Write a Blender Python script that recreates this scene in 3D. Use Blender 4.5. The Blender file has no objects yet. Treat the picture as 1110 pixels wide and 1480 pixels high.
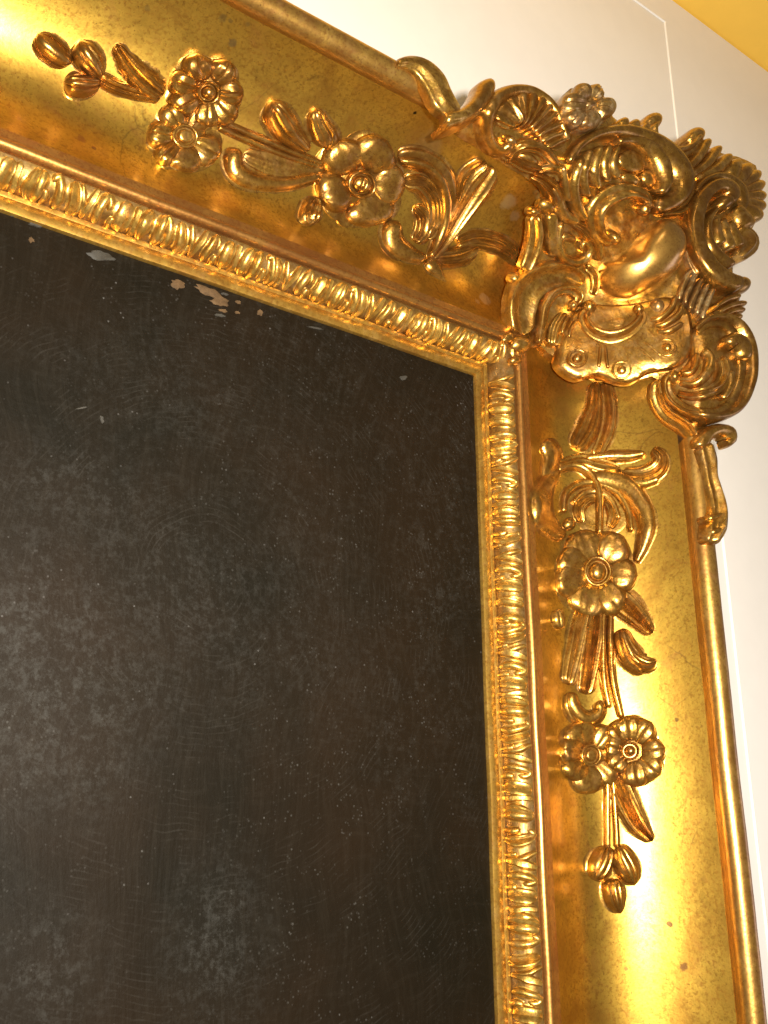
import bpy, bmesh, math, random
import numpy as np
from mathutils import Matrix, Vector, noise as mnoise

random.seed(7)
rng = np.random.default_rng(7)
scene = bpy.context.scene
col = scene.collection

# ------------------------------------------------------------------ camera
# frame space: x right, y up, z out of the wall (metres); origin = inner corner of the frame
# blender space: (x, -z, y)
CAM_R = np.array([[0.8007366708191023, -0.003318091357196698, 0.599007324057905],
                  [0.17955227939270416, -0.9526751731522973, -0.24529776481134083],
                  [0.5714733265605237, 0.3039720459619616, -0.7622461756552965]])
CAM_C = np.array([-0.482, -0.339, 0.523])
CAM_F = 1425.14
PW, PH = 1110.0, 1480.0

def B(p):
    p = np.asarray(p, float)
    return np.stack([p[..., 0], -p[..., 2], p[..., 1]], -1)

cam_d = bpy.data.cameras.new("camera")
cam = bpy.data.objects.new("camera", cam_d)
col.objects.link(cam)
right = B(CAM_R[0]); up = B(-CAM_R[1]); back = B(-CAM_R[2])
m = Matrix.Identity(4)
for i in range(3):
    m[i][0], m[i][1], m[i][2] = right[i], up[i], back[i]
    m[i][3] = B(CAM_C)[i]
cam.matrix_world = m
cam_d.sensor_fit = 'VERTICAL'
cam_d.sensor_height = 24.0
cam_d.sensor_width = 18.0
cam_d.lens = 24.0 * CAM_F / PH
cam_d.clip_start = 0.01
cam_d.clip_end = 50
scene.camera = cam

# ------------------------------------------------------------------ light
world = bpy.data.worlds.new("World")
scene.world = world
world.use_nodes = True
wn = world.node_tree.nodes
wn["Background"].inputs[0].default_value = (1.0, 0.78, 0.50, 1)
wn["Background"].inputs[1].default_value = 0.17

def lamp(name, loc, target, size, power, colour, size_y=None, shape='DISK'):
    d = bpy.data.lights.new(name, 'AREA')
    d.shape = shape
    d.size = size
    if size_y:
        d.size_y = size_y
    d.energy = power
    d.color = colour
    o = bpy.data.objects.new(name, d)
    col.objects.link(o)
    l = Vector(B(loc)); t = Vector(B(target))
    o.location = l
    o.rotation_euler = (t - l).to_track_quat('-Z', 'Y').to_euler()
    return o

# the camera's own flash, a little above and to the right of the lens
flash_at = CAM_C + CAM_R[0] * 0.08 - CAM_R[1] * 0.045
lamp("camera_flash", flash_at, (0.03, -0.12, 0.0), 0.035, 18.5, (1.0, 0.93, 0.81))
# added warm fill behind the viewer for the gold to reflect, and a cool window far to the right
lamp("warm_fill", (-0.9, 1.3, 1.8), (0.0, 0.0, 0.0), 0.5, 6.0, (1.0, 0.74, 0.42))
lamp("side_window", (2.1, -0.5, 0.9), (0.1, 0.0, 0.0), 0.7, 4.0, (0.80, 0.74, 1.0), 1.1, 'RECTANGLE')

vs = scene.view_settings
vs.view_transform = 'Standard'
vs.look = 'None'
vs.exposure = 0.0
vs.gamma = 1.0
vs.use_curve_mapping = False

# ------------------------------------------------------------------ materials
def new_mat(name):
    mt = bpy.data.materials.new(name)
    mt.use_nodes = True
    nt = mt.node_tree
    return mt, nt, nt.nodes["Principled BSDF"]

def N(nt, typ, **kw):
    n = nt.nodes.new(typ)
    for k, v in kw.items():
        setattr(n, k, v)
    return n

def setin(n, **kw):
    for k, v in kw.items():
        n.inputs[k.replace('_', ' ')].default_value = v
    return n

def noise_tex(nt, coord, scale, detail=4.0, rough=0.6, dist=0.0):
    t = N(nt, 'ShaderNodeTexNoise')
    t.inputs['Scale'].default_value = scale
    t.inputs['Detail'].default_value = detail
    t.inputs['Roughness'].default_value = rough
    t.inputs['Distortion'].default_value = dist
    nt.links.new(coord, t.inputs['Vector'])
    return t.outputs['Fac']

def ramp(nt, fac, stops, interp='LINEAR'):
    r = N(nt, 'ShaderNodeValToRGB')
    e = r.color_ramp
    e.interpolation = interp
    while len(e.elements) < len(stops):
        e.elements.new(0.5)
    for el, (p, c) in zip(e.elements, stops):
        el.position = p
        el.color = c if len(c) == 4 else (*c, 1)
    nt.links.new(fac, r.inputs[0])
    return r.outputs[0]

def g(v):
    return (v, v, v)

def mix(nt, fac, a, b, mode='MIX'):
    n = N(nt, 'ShaderNodeMix', data_type='RGBA', blend_type=mode)
    for sock, v in ((n.inputs[0], fac), (n.inputs[6], a), (n.inputs[7], b)):
        if hasattr(v, 'is_linked') or hasattr(v, 'links'):
            nt.links.new(v, sock)
        elif isinstance(v, (int, float)):
            sock.default_value = v
        else:
            sock.default_value = (*v, 1) if len(v) == 3 else v
    return n.outputs[2]

def gilt(name, light, dark, rough, tarnish=0.35, dust=0.0, spots=0.0, bole=0.0, bump=0.25, coat=0.25, coat_ior=1.45, coat_rough=0.16, dustcol=(0.42, 0.36, 0.22), metallic=1.0, cracks=0.0, stains=()):
    mt, nt, p = new_mat(name)
    co = N(nt, 'ShaderNodeNewGeometry').outputs['Position']
    big = noise_tex(nt, co, 16, 5, 0.62, 0.4)
    mid = noise_tex(nt, co, 70, 5, 0.65)
    fine = noise_tex(nt, co, 420, 3, 0.6)
    c = mix(nt, ramp(nt, big, [(0.32, g(0)), (0.70, g(1))]), light, dark)
    tint = ramp(nt, mid, [(0.46, g(0)), (0.62, g(tarnish))])
    c = mix(nt, tint, c, (dark[0] * 0.62, dark[1] * 0.60, dark[2] * 0.7))
    spk = ramp(nt, fine, [(0.36, g(0.75)), (0.50, g(0))])
    pit = ramp(nt, noise_tex(nt, co, 900, 2, 0.5), [(0.26, g(0.8)), (0.36, g(0))])
    c = mix(nt, spk, c, (dark[0] * 0.8, dark[1] * 0.72, dark[2] * 0.7))
    c = mix(nt, pit, c, (dark[0] * 0.35, dark[1] * 0.3, dark[2] * 0.3))
    if bole:
        bo = ramp(nt, noise_tex(nt, co, 38, 6, 0.7, 0.6), [(0.55, g(0)), (0.68, g(bole))])
        c = mix(nt, bo, c, (0.46, 0.17, 0.06))
    if spots:
        v = N(nt, 'ShaderNodeTexVoronoi', feature='F1')
        v.inputs['Scale'].default_value = 62
        nt.links.new(co, v.inputs['Vector'])
        sp = ramp(nt, v.outputs['Distance'], [(0.10, g(1)), (0.17, g(0))])
        gate = ramp(nt, noise_tex(nt, co, 22, 2, 0.5), [(0.56, g(0)), (0.64, g(spots))])
        s2 = mix(nt, 1.0, sp, gate, 'MULTIPLY')
        c = mix(nt, s2, c, (0.10, 0.045, 0.015))
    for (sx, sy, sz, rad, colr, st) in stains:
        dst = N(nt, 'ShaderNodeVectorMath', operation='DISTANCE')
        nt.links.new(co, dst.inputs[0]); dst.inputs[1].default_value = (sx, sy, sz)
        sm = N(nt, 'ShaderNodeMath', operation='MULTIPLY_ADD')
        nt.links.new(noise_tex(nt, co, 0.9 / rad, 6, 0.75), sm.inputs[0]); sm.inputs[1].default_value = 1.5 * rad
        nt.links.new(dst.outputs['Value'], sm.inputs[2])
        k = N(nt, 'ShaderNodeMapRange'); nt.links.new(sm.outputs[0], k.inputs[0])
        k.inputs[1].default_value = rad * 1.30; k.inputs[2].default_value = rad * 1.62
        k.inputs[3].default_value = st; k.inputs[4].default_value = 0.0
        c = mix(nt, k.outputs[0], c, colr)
    crk = None
    if cracks:
        dv = N(nt, 'ShaderNodeVectorMath', operation='MULTIPLY_ADD')
        nzc = N(nt, 'ShaderNodeTexNoise'); nzc.inputs['Scale'].default_value = 30; nzc.inputs['Detail'].default_value = 4
        nt.links.new(co, nzc.inputs['Vector'])
        nt.links.new(nzc.outputs['Color'], dv.inputs[0]); dv.inputs[1].default_value = (0.03, 0.03, 0.03); nt.links.new(co, dv.inputs[2])
        v = N(nt, 'ShaderNodeTexVoronoi', feature='DISTANCE_TO_EDGE')
        v.inputs['Scale'].default_value = 9
        nt.links.new(dv.outputs[0], v.inputs['Vector'])
        ln = ramp(nt, v.outputs['Distance'], [(0.0, g(1)), (0.006, g(0))])
        gate = ramp(nt, noise_tex(nt, co, 9, 3, 0.6), [(0.52, g(0)), (0.60, g(cracks))])
        crk = mix(nt, 1.0, ln, gate, 'MULTIPLY')
        c = mix(nt, crk, c, (0.09, 0.045, 0.015))
    worn = ramp(nt, noise_tex(nt, co, 11, 7, 0.72, 0.8), [(0.52, g(0)), (0.60, g(0.45))])
    c = mix(nt, worn, c, (dark[0] * 0.72, dark[1] * 0.60, dark[2] * 0.6))
    rr = N(nt, 'ShaderNodeMapRange')
    rr.inputs[3].default_value = max(0.05, rough - 0.07)
    rr.inputs[4].default_value = rough + 0.13
    nt.links.new(mid, rr.inputs[0])
    nt.links.new(rr.outputs[0], p.inputs['Roughness'])
    if dust:
        du = ramp(nt, noise_tex(nt, co, 95, 8, 0.78, 0.2), [(0.48, g(0)), (0.68, g(dust))])
        c = mix(nt, du, c, dustcol)
        inv = N(nt, 'ShaderNodeMath', operation='MULTIPLY_ADD')
        nt.links.new(du, inv.inputs[0])
        inv.inputs[1].default_value = -0.75
        inv.inputs[2].default_value = metallic
        nt.links.new(inv.outputs[0], p.inputs['Metallic'])
    else:
        p.inputs['Metallic'].default_value = metallic
    nt.links.new(c, p.inputs['Base Color'])
    p.inputs['Coat Weight'].default_value = coat
    p.inputs['Coat Roughness'].default_value = coat_rough
    p.inputs['Coat IOR'].default_value = coat_ior
    b1 = N(nt, 'ShaderNodeBump')
    b1.inputs['Strength'].default_value = bump
    b1.inputs['Distance'].default_value = 0.0012
    nt.links.new(noise_tex(nt, co, 150, 5, 0.6), b1.inputs['Height'])
    b2 = N(nt, 'ShaderNodeBump')
    b2.inputs['Strength'].default_value = bump * 0.7
    b2.inputs['Distance'].default_value = 0.0004
    nt.links.new(fine, b2.inputs['Height'])
    nt.links.new(b1.outputs[0], b2.inputs['Normal'])
    nt.links.new(b2.outputs[0], p.inputs['Normal'])
    return mt

M = {}
M['fillet'] = gilt('gilt_fillet', (0.52, 0.28, 0.07), (0.38, 0.17, 0.045), 0.34, 0.35, 0.0, 0.0, 0.55, 0.12, 0.15, metallic=0.9)
M['sight'] = gilt('gilt_sight', (0.66, 0.40, 0.075), (0.50, 0.27, 0.05), 0.36, 0.30, 0.15, 0.0, 0.25, 0.12, 0.15, metallic=0.9)
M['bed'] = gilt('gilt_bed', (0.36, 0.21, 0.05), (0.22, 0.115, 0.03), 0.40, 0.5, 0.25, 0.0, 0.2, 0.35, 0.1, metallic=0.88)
M['band'] = gilt('gilt_band_leaf', (0.70, 0.45, 0.10), (0.46, 0.26, 0.05), 0.34, 0.50, 0.20, 0.0, 0.25, 0.40, 0.2, metallic=0.90)
M['roll'] = gilt('gilt_roll', (0.62, 0.37, 0.075), (0.42, 0.215, 0.045), 0.32, 0.5, 0.12, 0.0, 0.4, 0.2, 0.6, coat_ior=1.6, coat_rough=0.24, metallic=0.9)
M['orn'] = gilt('gilt_ornament', (0.54, 0.305, 0.056), (0.31, 0.148, 0.027), 0.265, 0.70, 0.14, 0.0, 0.3, 0.36, 0.28, metallic=0.92)
M['corner'] = gilt('gilt_corner', (0.66, 0.395, 0.075), (0.40, 0.195, 0.036), 0.27, 0.65, 0.24, 0.0, 0.3, 0.42, 0.25, metallic=0.94)
M['dusty'] = gilt('gilt_dusty', (0.52, 0.33, 0.10), (0.34, 0.19, 0.065), 0.33, 0.5, 0.62, 0.0, 0.3, 0.45, 0.2, metallic=0.90)
M['boss'] = gilt('gilt_boss', (0.80, 0.49, 0.115), (0.62, 0.345, 0.07), 0.31, 0.25, 0.0, 0.0, 0.2, 0.05, 0.9, coat_ior=1.6, coat_rough=0.24, metallic=0.95)

def paint_mat():
    mt, nt, p = new_mat('dark_oil_paint')
    co = N(nt, 'ShaderNodeNewGeometry').outputs['Position']
    nzw = N(nt, 'ShaderNodeTexNoise'); nzw.inputs['Scale'].default_value = 4.5; nzw.inputs['Detail'].default_value = 2
    nt.links.new(co, nzw.inputs['Vector'])
    wv = N(nt, 'ShaderNodeVectorMath', operation='MULTIPLY_ADD')
    nt.links.new(nzw.outputs['Color'], wv.inputs[0]); wv.inputs[1].default_value = (0.13, 0, 0.13); nt.links.new(co, wv.inputs[2])
    warp = wv.outputs[0]
    def stretched(sx, sz, rot=0.0):
        mp = N(nt, 'ShaderNodeMapping')
        mp.inputs['Scale'].default_value = (sx, 1, sz)
        mp.inputs['Rotation'].default_value = (0, rot, 0)
        nt.links.new(warp, mp.inputs[0])
        return mp.outputs[0]
    base = mix(nt, ramp(nt, noise_tex(nt, co, 6, 4, 0.6), [(0.35, g(0)), (0.65, g(1))]), (0.0042, 0.0032, 0.0014), (0.0088, 0.0050, 0.0020))
    # bloom of the varnish: mottled grey, stronger in cloudy regions
    cloud = ramp(nt, noise_tex(nt, co, 5.5, 3, 0.55, 0.6), [(0.46, g(0)), (0.72, g(1))])
    mott = ramp(nt, noise_tex(nt, co, 170, 5, 0.78), [(0.50, g(0)), (0.72, g(1))])
    strk = ramp(nt, noise_tex(nt, stretched(260, 30), 1, 3, 0.6), [(0.48, g(0)), (0.78, g(1))])
    strk2 = ramp(nt, noise_tex(nt, stretched(40, 300, 0.9), 1, 3, 0.6), [(0.52, g(0)), (0.80, g(1))])
    a = mix(nt, 1.0, cloud, mott, 'MULTIPLY')
    a = mix(nt, 0.35, (0, 0, 0), a)
    c = mix(nt, a, base, (0.042, 0.040, 0.035))
    s = mix(nt, 0.04, (0, 0, 0), strk)
    c = mix(nt, s, c, (0.09, 0.078, 0.06))
    s = mix(nt, 0.03, (0, 0, 0), strk2)
    c = mix(nt, s, c, (0.09, 0.08, 0.064))
    # pale rounded shapes of the old picture low on the canvas
    def shape(cx, cy, rx, ry, soft=0.45):
        mp = N(nt, 'ShaderNodeMapping')
        mp.inputs['Location'].default_value = (-cx / rx - 0.55, 0, -cy / ry - 0.55)
        mp.inputs['Scale'].default_value = (1 / rx, 0, 1 / ry)
        nt.links.new(co, mp.inputs[0])
        nz = N(nt, 'ShaderNodeTexNoise'); nz.inputs['Scale'].default_value = 9; nz.inputs['Detail'].default_value = 5
        nt.links.new(co, nz.inputs['Vector'])
        add = N(nt, 'ShaderNodeVectorMath', operation='MULTIPLY_ADD')
        nt.links.new(nz.outputs['Color'], add.inputs[0])
        add.inputs[1].default_value = (1.1, 0, 1.1)
        nt.links.new(mp.outputs[0], add.inputs[2])
        ln = N(nt, 'ShaderNodeVectorMath', operation='LENGTH')
        nt.links.new(add.outputs[0], ln.inputs[0])
        return ramp(nt, ln.outputs['Value'], [(0.15, g(1)), (0.5, g(0.5)), (1.0, g(0))])
    tex = ramp(nt, noise_tex(nt, co, 190, 7, 0.86), [(0.48, g(0.06)), (0.64, g(0.8)), (0.72, g(1))])
    for cx, cy, rx, ry, st in SHAPES:
        k = mix(nt, 1.0, shape(cx, cy, rx, ry), tex, 'MULTIPLY')
        k = mix(nt, st, (0, 0, 0), k)
        c = mix(nt, k, c, (0.042, 0.041, 0.037))
    # dust specks
    v = N(nt, 'ShaderNodeTexVoronoi', feature='F1')
    v.inputs['Scale'].default_value = 190
    nt.links.new(co, v.inputs['Vector'])
    sp = ramp(nt, v.outputs['Distance'], [(0.04, g(1)), (0.15, g(0))])
    gate = ramp(nt, noise_tex(nt, co, 26, 4, 0.7), [(0.54, g(0)), (0.72, g(0.9))])
    k = mix(nt, 1.0, sp, gate, 'MULTIPLY')
    c = mix(nt, k, c, (0.11, 0.105, 0.10))
    v2 = N(nt, 'ShaderNodeTexVoronoi', feature='F1')
    v2.inputs['Scale'].default_value = 340
    nt.links.new(co, v2.inputs['Vector'])
    sp2 = ramp(nt, v2.outputs['Distance'], [(0.12, g(1)), (0.30, g(0))])
    gate2 = ramp(nt, noise_tex(nt, co, 60, 5, 0.8), [(0.50, g(0)), (0.70, g(0.6))])
    big2 = ramp(nt, noise_tex(nt, co, 5, 3, 0.5), [(0.38, g(0.1)), (0.62, g(1))])
    k = mix(nt, 1.0, mix(nt, 1.0, sp2, gate2, 'MULTIPLY'), big2, 'MULTIPLY')
    c = mix(nt, k, c, (0.075, 0.072, 0.066))
    # sweeping brush marks: rings of a wide wave, broken up by noise
    wvt = N(nt, 'ShaderNodeTexWave', wave_type='RINGS', rings_direction='Y')
    wvt.inputs['Scale'].default_value = 85; wvt.inputs['Distortion'].default_value = 9; wvt.inputs['Detail'].default_value = 2; wvt.inputs['Detail Scale'].default_value = 0.35
    mpw = N(nt, 'ShaderNodeMapping'); mpw.inputs['Location'].default_value = (0.22, 0, 0.20)
    nt.links.new(co, mpw.inputs[0]); nt.links.new(mpw.outputs[0], wvt.inputs['Vector'])
    arcs = ramp(nt, wvt.outputs['Fac'], [(0.80, g(0)), (0.98, g(1))])
    ag = ramp(nt, noise_tex(nt, co, 34, 5, 0.75), [(0.50, g(0)), (0.70, g(0.16))])
    c = mix(nt, mix(nt, 1.0, arcs, ag, 'MULTIPLY'), c, (0.05, 0.046, 0.040))
    nt.links.new(c, p.inputs['Base Color'])
    p.inputs['Roughness'].default_value = 0.58
    p.inputs['Specular IOR Level'].default_value = 0.09
    bm_ = N(nt, 'ShaderNodeBump')
    bm_.inputs['Strength'].default_value = 0.5
    bm_.inputs['Distance'].default_value = 0.0007
    hh = mix(nt, 0.5, noise_tex(nt, stretched(300, 45), 1, 4, 0.6), noise_tex(nt, co, 330, 4, 0.65))
    nt.links.new(hh, bm_.inputs['Height'])
    nt.links.new(bm_.outputs[0], p.inputs['Normal'])
    return mt

def plain(name, colr, rough, bump=0.0, scale=60, var=0.06, spec=0.5):
    mt, nt, p = new_mat(name)
    co = N(nt, 'ShaderNodeNewGeometry').outputs['Position']
    f = noise_tex(nt, co, scale, 5, 0.6)
    c = mix(nt, ramp(nt, f, [(0.3, g(0)), (0.7, g(1))]), colr, tuple(v * (1 - var) for v in colr))
    nt.links.new(c, p.inputs['Base Color'])
    p.inputs['Roughness'].default_value = rough
    p.inputs['Specular IOR Level'].default_value = spec
    if bump:
        b = N(nt, 'ShaderNodeBump')
        b.inputs['Strength'].default_value = bump
        b.inputs['Distance'].default_value = 0.0006
        nt.links.new(noise_tex(nt, co, scale * 5, 4, 0.6), b.inputs['Height'])
        nt.links.new(b.outputs[0], p.inputs['Normal'])
    return mt

# ------------------------------------------------------------------ frame profile
def bez(p0, p1, p2, p3, n):
    t = np.linspace(0, 1, n)[:, None]
    p0, p1, p2, p3 = map(np.array, (p0, p1, p2, p3))
    return (1 - t) ** 3 * p0 + 3 * (1 - t) ** 2 * t * p1 + 3 * (1 - t) * t * t * p2 + t ** 3 * p3

PR_SIGHT = np.array([(0.0004, -0.0050), (0.0000, -0.0018), (0.0008, 0.0004), (0.0034, 0.0013), (0.0084, 0.0010), (0.0098, 0.0000), (0.0108, 0.0004), (0.0128, 0.0006), (0.0140, -0.0008)])
PR_BED = np.vstack([bez((0.0140, -0.0008), (0.0150, 0.0070), (0.0190, 0.0142), (0.0276, 0.0150), 9), [(0.0294, 0.0138), (0.0306, 0.0110)]])
PR_FILLET = np.array([(0.0306, 0.0110), (0.0311, 0.0145), (0.0324, 0.0164), (0.0345, 0.0172), (0.0364, 0.0166), (0.0376, 0.0154), (0.0402, 0.0153), (0.0433, 0.0150)])
PR_COVE = bez((0.0433, 0.0150), (0.090, -0.0120), (0.127, 0.0280), (0.1446, 0.0782), 34)
_a = np.linspace(math.radians(205), math.radians(-25), 22)
PR_ROLL = np.vstack([[(0.1446, 0.0782), (0.1436, 0.0800), (0.1424, 0.0810), (0.1412, 0.0822), (0.1408, 0.0838), (0.1400, 0.0846)],
                     np.stack([0.1466 + 0.0086 * np.cos(_a), 0.0898 + 0.0086 * np.sin(_a)], 1),
                     [(0.1520, 0.078), (0.1515, 0.02), (0.1490, -0.0298)]])
_pd = np.concatenate([PR_SIGHT[2:, 0], PR_BED[1:, 0], PR_FILLET[1:, 0], PR_COVE[1:, 0], [0.1452, 0.1466, 0.150, 0.155, 0.50]])
_pz = np.concatenate([PR_SIGHT[2:, 1], PR_BED[1:, 1], PR_FILLET[1:, 1], PR_COVE[1:, 1], [0.0940, 0.0980, 0.0985, 0.098, 0.098]])
_o = np.argsort(_pd, kind='stable')
_pd, _pz = _pd[_o], _pz[_o]

def prof(d):
    return np.interp(d, _pd, _pz)

def smax(x, y, k=0.006):
    return 0.5 * (x + y + np.sqrt((x - y) ** 2 + k * k))

_cd = np.array([0.0, 0.040, 0.060, 0.080, 0.100, 0.120, 0.140, 0.160, 0.200, 0.32])
_cz = np.array([0.012, 0.0155, 0.0155, 0.022, 0.038, 0.061, 0.088, 0.104, 0.110, 0.102])

_ct = np.arange(-0.05, 0.50, 0.001)
_cv = np.interp(_ct, _cd, _cz)
_kn = np.exp(-0.5 * (np.arange(-24, 25) / 8.0) ** 2); _kn /= _kn.sum()
_cv = np.convolve(np.pad(_cv, 24, mode='edge'), _kn, mode='valid')
_pv = np.interp(_ct, _pd, _pz)
_kp = np.exp(-0.5 * (np.arange(-12, 13) / 3.0) ** 2); _kp /= _kp.sum()
_pv = np.convolve(np.pad(_pv, 12, mode='edge'), _kp, mode='valid')

def S_rail(x, y):
    return prof(np.maximum(x, y))

def S_corner(x, y):
    d = smax(x, y, 0.03)
    a = np.interp(d, _ct, _pv)
    b = np.interp(d, _ct, _cv)
    mn = np.minimum(x, y)
    w = np.clip((mn + 0.05) / 0.070, 0, 1)
    w = w * w * (3 - 2 * w)
    return a + w * (np.maximum(b, a) - a)

def S_tilt(px, gx, gy, surf=None, drop=0.0):
    """a flat facet through the moulding at picture point px, rising by gx, gy"""
    c = hit(np.array([px], float), 0.0, surf or S_corner)[0]
    return lambda x, y: c[2] - drop + gx * (np.asarray(x) - c[0]) + gy * (np.asarray(y) - c[1])

def S_plane(z):
    return lambda x, y: np.full_like(np.asarray(x, float), z)

def hit(px, off, surf):
    """where the line of sight through picture points px meets the moulding (raised by off)"""
    px = np.asarray(px, float)
    sh = px.shape[:-1]
    q = px.reshape(-1, 2)
    off = np.broadcast_to(np.asarray(off, float), sh).reshape(-1)
    dc = np.stack([(q[:, 0] - PW / 2) / CAM_F, (q[:, 1] - PH / 2) / CAM_F, np.ones(len(q))], 1)
    d = dc @ CAM_R
    t0 = (0.20 - CAM_C[2]) / d[:, 2]
    t1 = (-0.03 - CAM_C[2]) / d[:, 2]
    K = 170
    lo = t0.copy(); hi = t1.copy(); done = np.zeros(len(q), bool)
    prev = t0.copy()
    for k in range(1, K + 1):
        t = t0 + (t1 - t0) * k / K
        P = CAM_C + d * t[:, None]
        below = P[:, 2] < surf(P[:, 0], P[:, 1]) + off
        new = below & ~done
        lo[new] = prev[new]; hi[new] = t[new]
        done |= below
        prev = t
    for _ in range(14):
        t = 0.5 * (lo + hi)
        P = CAM_C + d * t[:, None]
        below = P[:, 2] < surf(P[:, 0], P[:, 1]) + off
        hi = np.where(below, t, hi); lo = np.where(below, lo, t)
    P = CAM_C + d * hi[:, None]
    return P.reshape(*sh, 3)

def normal_at(P, surf, e=0.006):
    x, y = P[..., 0], P[..., 1]
    sx = (surf(x + e, y) - surf(x - e, y)) / (2 * e)
    sy = (surf(x, y + e) - surf(x, y - e)) / (2 * e)
    n = np.stack([-sx, -sy, np.ones_like(sx)], -1)
    n[..., :2] = np.clip(n[..., :2], -0.9, 0.9)
    return n / np.linalg.norm(n, axis=-1, keepdims=True)

# ------------------------------------------------------------------ object helpers
def obj(name, verts, faces, mat, parent=None, smooth=True, sharp=50):
    me = bpy.data.meshes.new(name)
    me.from_pydata([tuple(v) for v in B(np.asarray(verts))], [], faces)
    bm = bmesh.new(); bm.from_mesh(me)
    bmesh.ops.remove_doubles(bm, verts=bm.verts, dist=1e-6)
    bmesh.ops.recalc_face_normals(bm, faces=bm.faces)
    bm.to_mesh(me); bm.free()
    if smooth:
        me.shade_smooth()
        me.set_sharp_from_angle(angle=math.radians(sharp))
    me.materials.append(mat)
    o = bpy.data.objects.new(name, me)
    col.objects.link(o)
    if parent:
        o.parent = parent
    return o

def tag(o, label=None, cat=None, group=None, kind=None):
    for k, v in (('label', label), ('category', cat), ('group', group), ('kind', kind)):
        if v:
            o[k] = v
    return o

def catmull(pts, n, closed=False):
    """evenly spaced points on a smooth curve through pts, and the control parameter of each"""
    p = np.asarray(pts, float)
    k = len(p)
    if closed:
        q = np.vstack([p[-1], p, p[0], p[1]]); segs = k
    else:
        q = np.vstack([2 * p[0] - p[1], p, 2 * p[-1] - p[-2]]); segs = k - 1
    out, par = [], []
    R_ = 24
    for i in range(segs):
        a, b, c, d = q[i], q[i + 1], q[i + 2], q[i + 3]
        for j in range(R_):
            t = j / R_
            out.append(0.5 * ((2 * b) + (c - a) * t + (2 * a - 5 * b + 4 * c - d) * t * t + (3 * b - a - 3 * c + d) * t ** 3))
            par.append(i + t)
    if not closed:
        out.append(p[-1]); par.append(segs)
    else:
        out.append(out[0]); par.append(segs)
    out = np.array(out); par = np.array(par)
    s = np.concatenate([[0], np.cumsum(np.linalg.norm(np.diff(out, axis=0), axis=1))])
    u = np.linspace(0, s[-1], n)
    return np.stack([np.interp(u, s, out[:, i]) for i in range(out.shape[1])], 1), np.interp(u, s, par), u, s[-1]

def cross(kind, t):
    a = np.abs(t)
    r = np.sqrt(np.clip(1 - t * t, 0, 1))
    if kind == 'round':
        return r
    if kind == 'flat':
        return np.clip(1 - a ** 5, 0, 1) ** 0.5
    if kind.startswith('flute'):
        k = float(kind[5:])
        return np.clip(1 - a ** 3, 0, 1) ** 0.5 * (0.80 + 0.20 * np.cos(k * 2 * math.pi * t + math.pi * (k % 2 == 0)))
    if kind == 'petal':
        return np.clip(1 - a ** 3.2, 0, 1) ** 0.5 * (0.94 + 0.045 * np.cos(5 * math.pi * t + math.pi)) - 0.05 * np.exp(-(t / 0.16) ** 2)
    if kind == 'bud':
        return r ** 0.9 - 0.20 * np.exp(-((t - 0.28) / 0.11) ** 2) - 0.12 * np.exp(-((t + 0.42) / 0.10) ** 2)
    if kind == 'olive':
        return np.where(a > 0.80, 0.42 * np.sqrt(np.clip(1 - ((a - 0.88) / 0.12) ** 2, 0, 1)) * (a > 0.0), 0.16 + 0.84 * np.sqrt(np.clip(1 - (a / 0.80) ** 2, 0, 1)))
    if kind == 'leaf':
        return r ** 0.8 * (0.88 + 0.12 * np.cos(4 * math.pi * t)) - 0.22 * np.exp(-(t / 0.14) ** 2)
    if kind == 'rim':      # a bold outer bead with a lower inner shelf (t=-1 outer)
        bead = np.sqrt(np.clip(1 - ((t + 0.40) / 0.60) ** 2, 0, 1))
        shelf = 0.50 * np.sqrt(np.clip(1 - np.clip((t - 0.1) / 0.9, -1, 1) ** 4, 0, 1)) * (t > -0.4)
        return np.maximum(bead, shelf)
    if kind == 'rimr':
        return cross('rim', -t)
    if kind == 'dbl':
        return np.clip(1 - a ** 4, 0, 1) ** 0.5 * (0.74 + 0.26 * np.cos(2 * math.pi * (t * 1.0) + math.pi))
    if kind == 'dish':     # two rims with a hollow between
        return np.where(a > 0.99, 0, np.clip(1 - a ** 8, 0, 1) ** 0.5 * (0.30 + 0.70 * a ** 2.2))
    raise ValueError(kind)

WOB = 0.00022

def wobble(P, amp=WOB, f=95.0):
    out = P.copy()
    flat = out.reshape(-1, 3)
    for i in range(len(flat)):
        v = mnoise.noise_vector(Vector(flat[i]) * f)
        flat[i] += np.array(v) * amp
    return out

class Ctx:
    wk = 1.0
    hk = 1.0
    sk = 0.004
    surf = staticmethod(S_rail)
    parent = None
    mat = None

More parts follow.
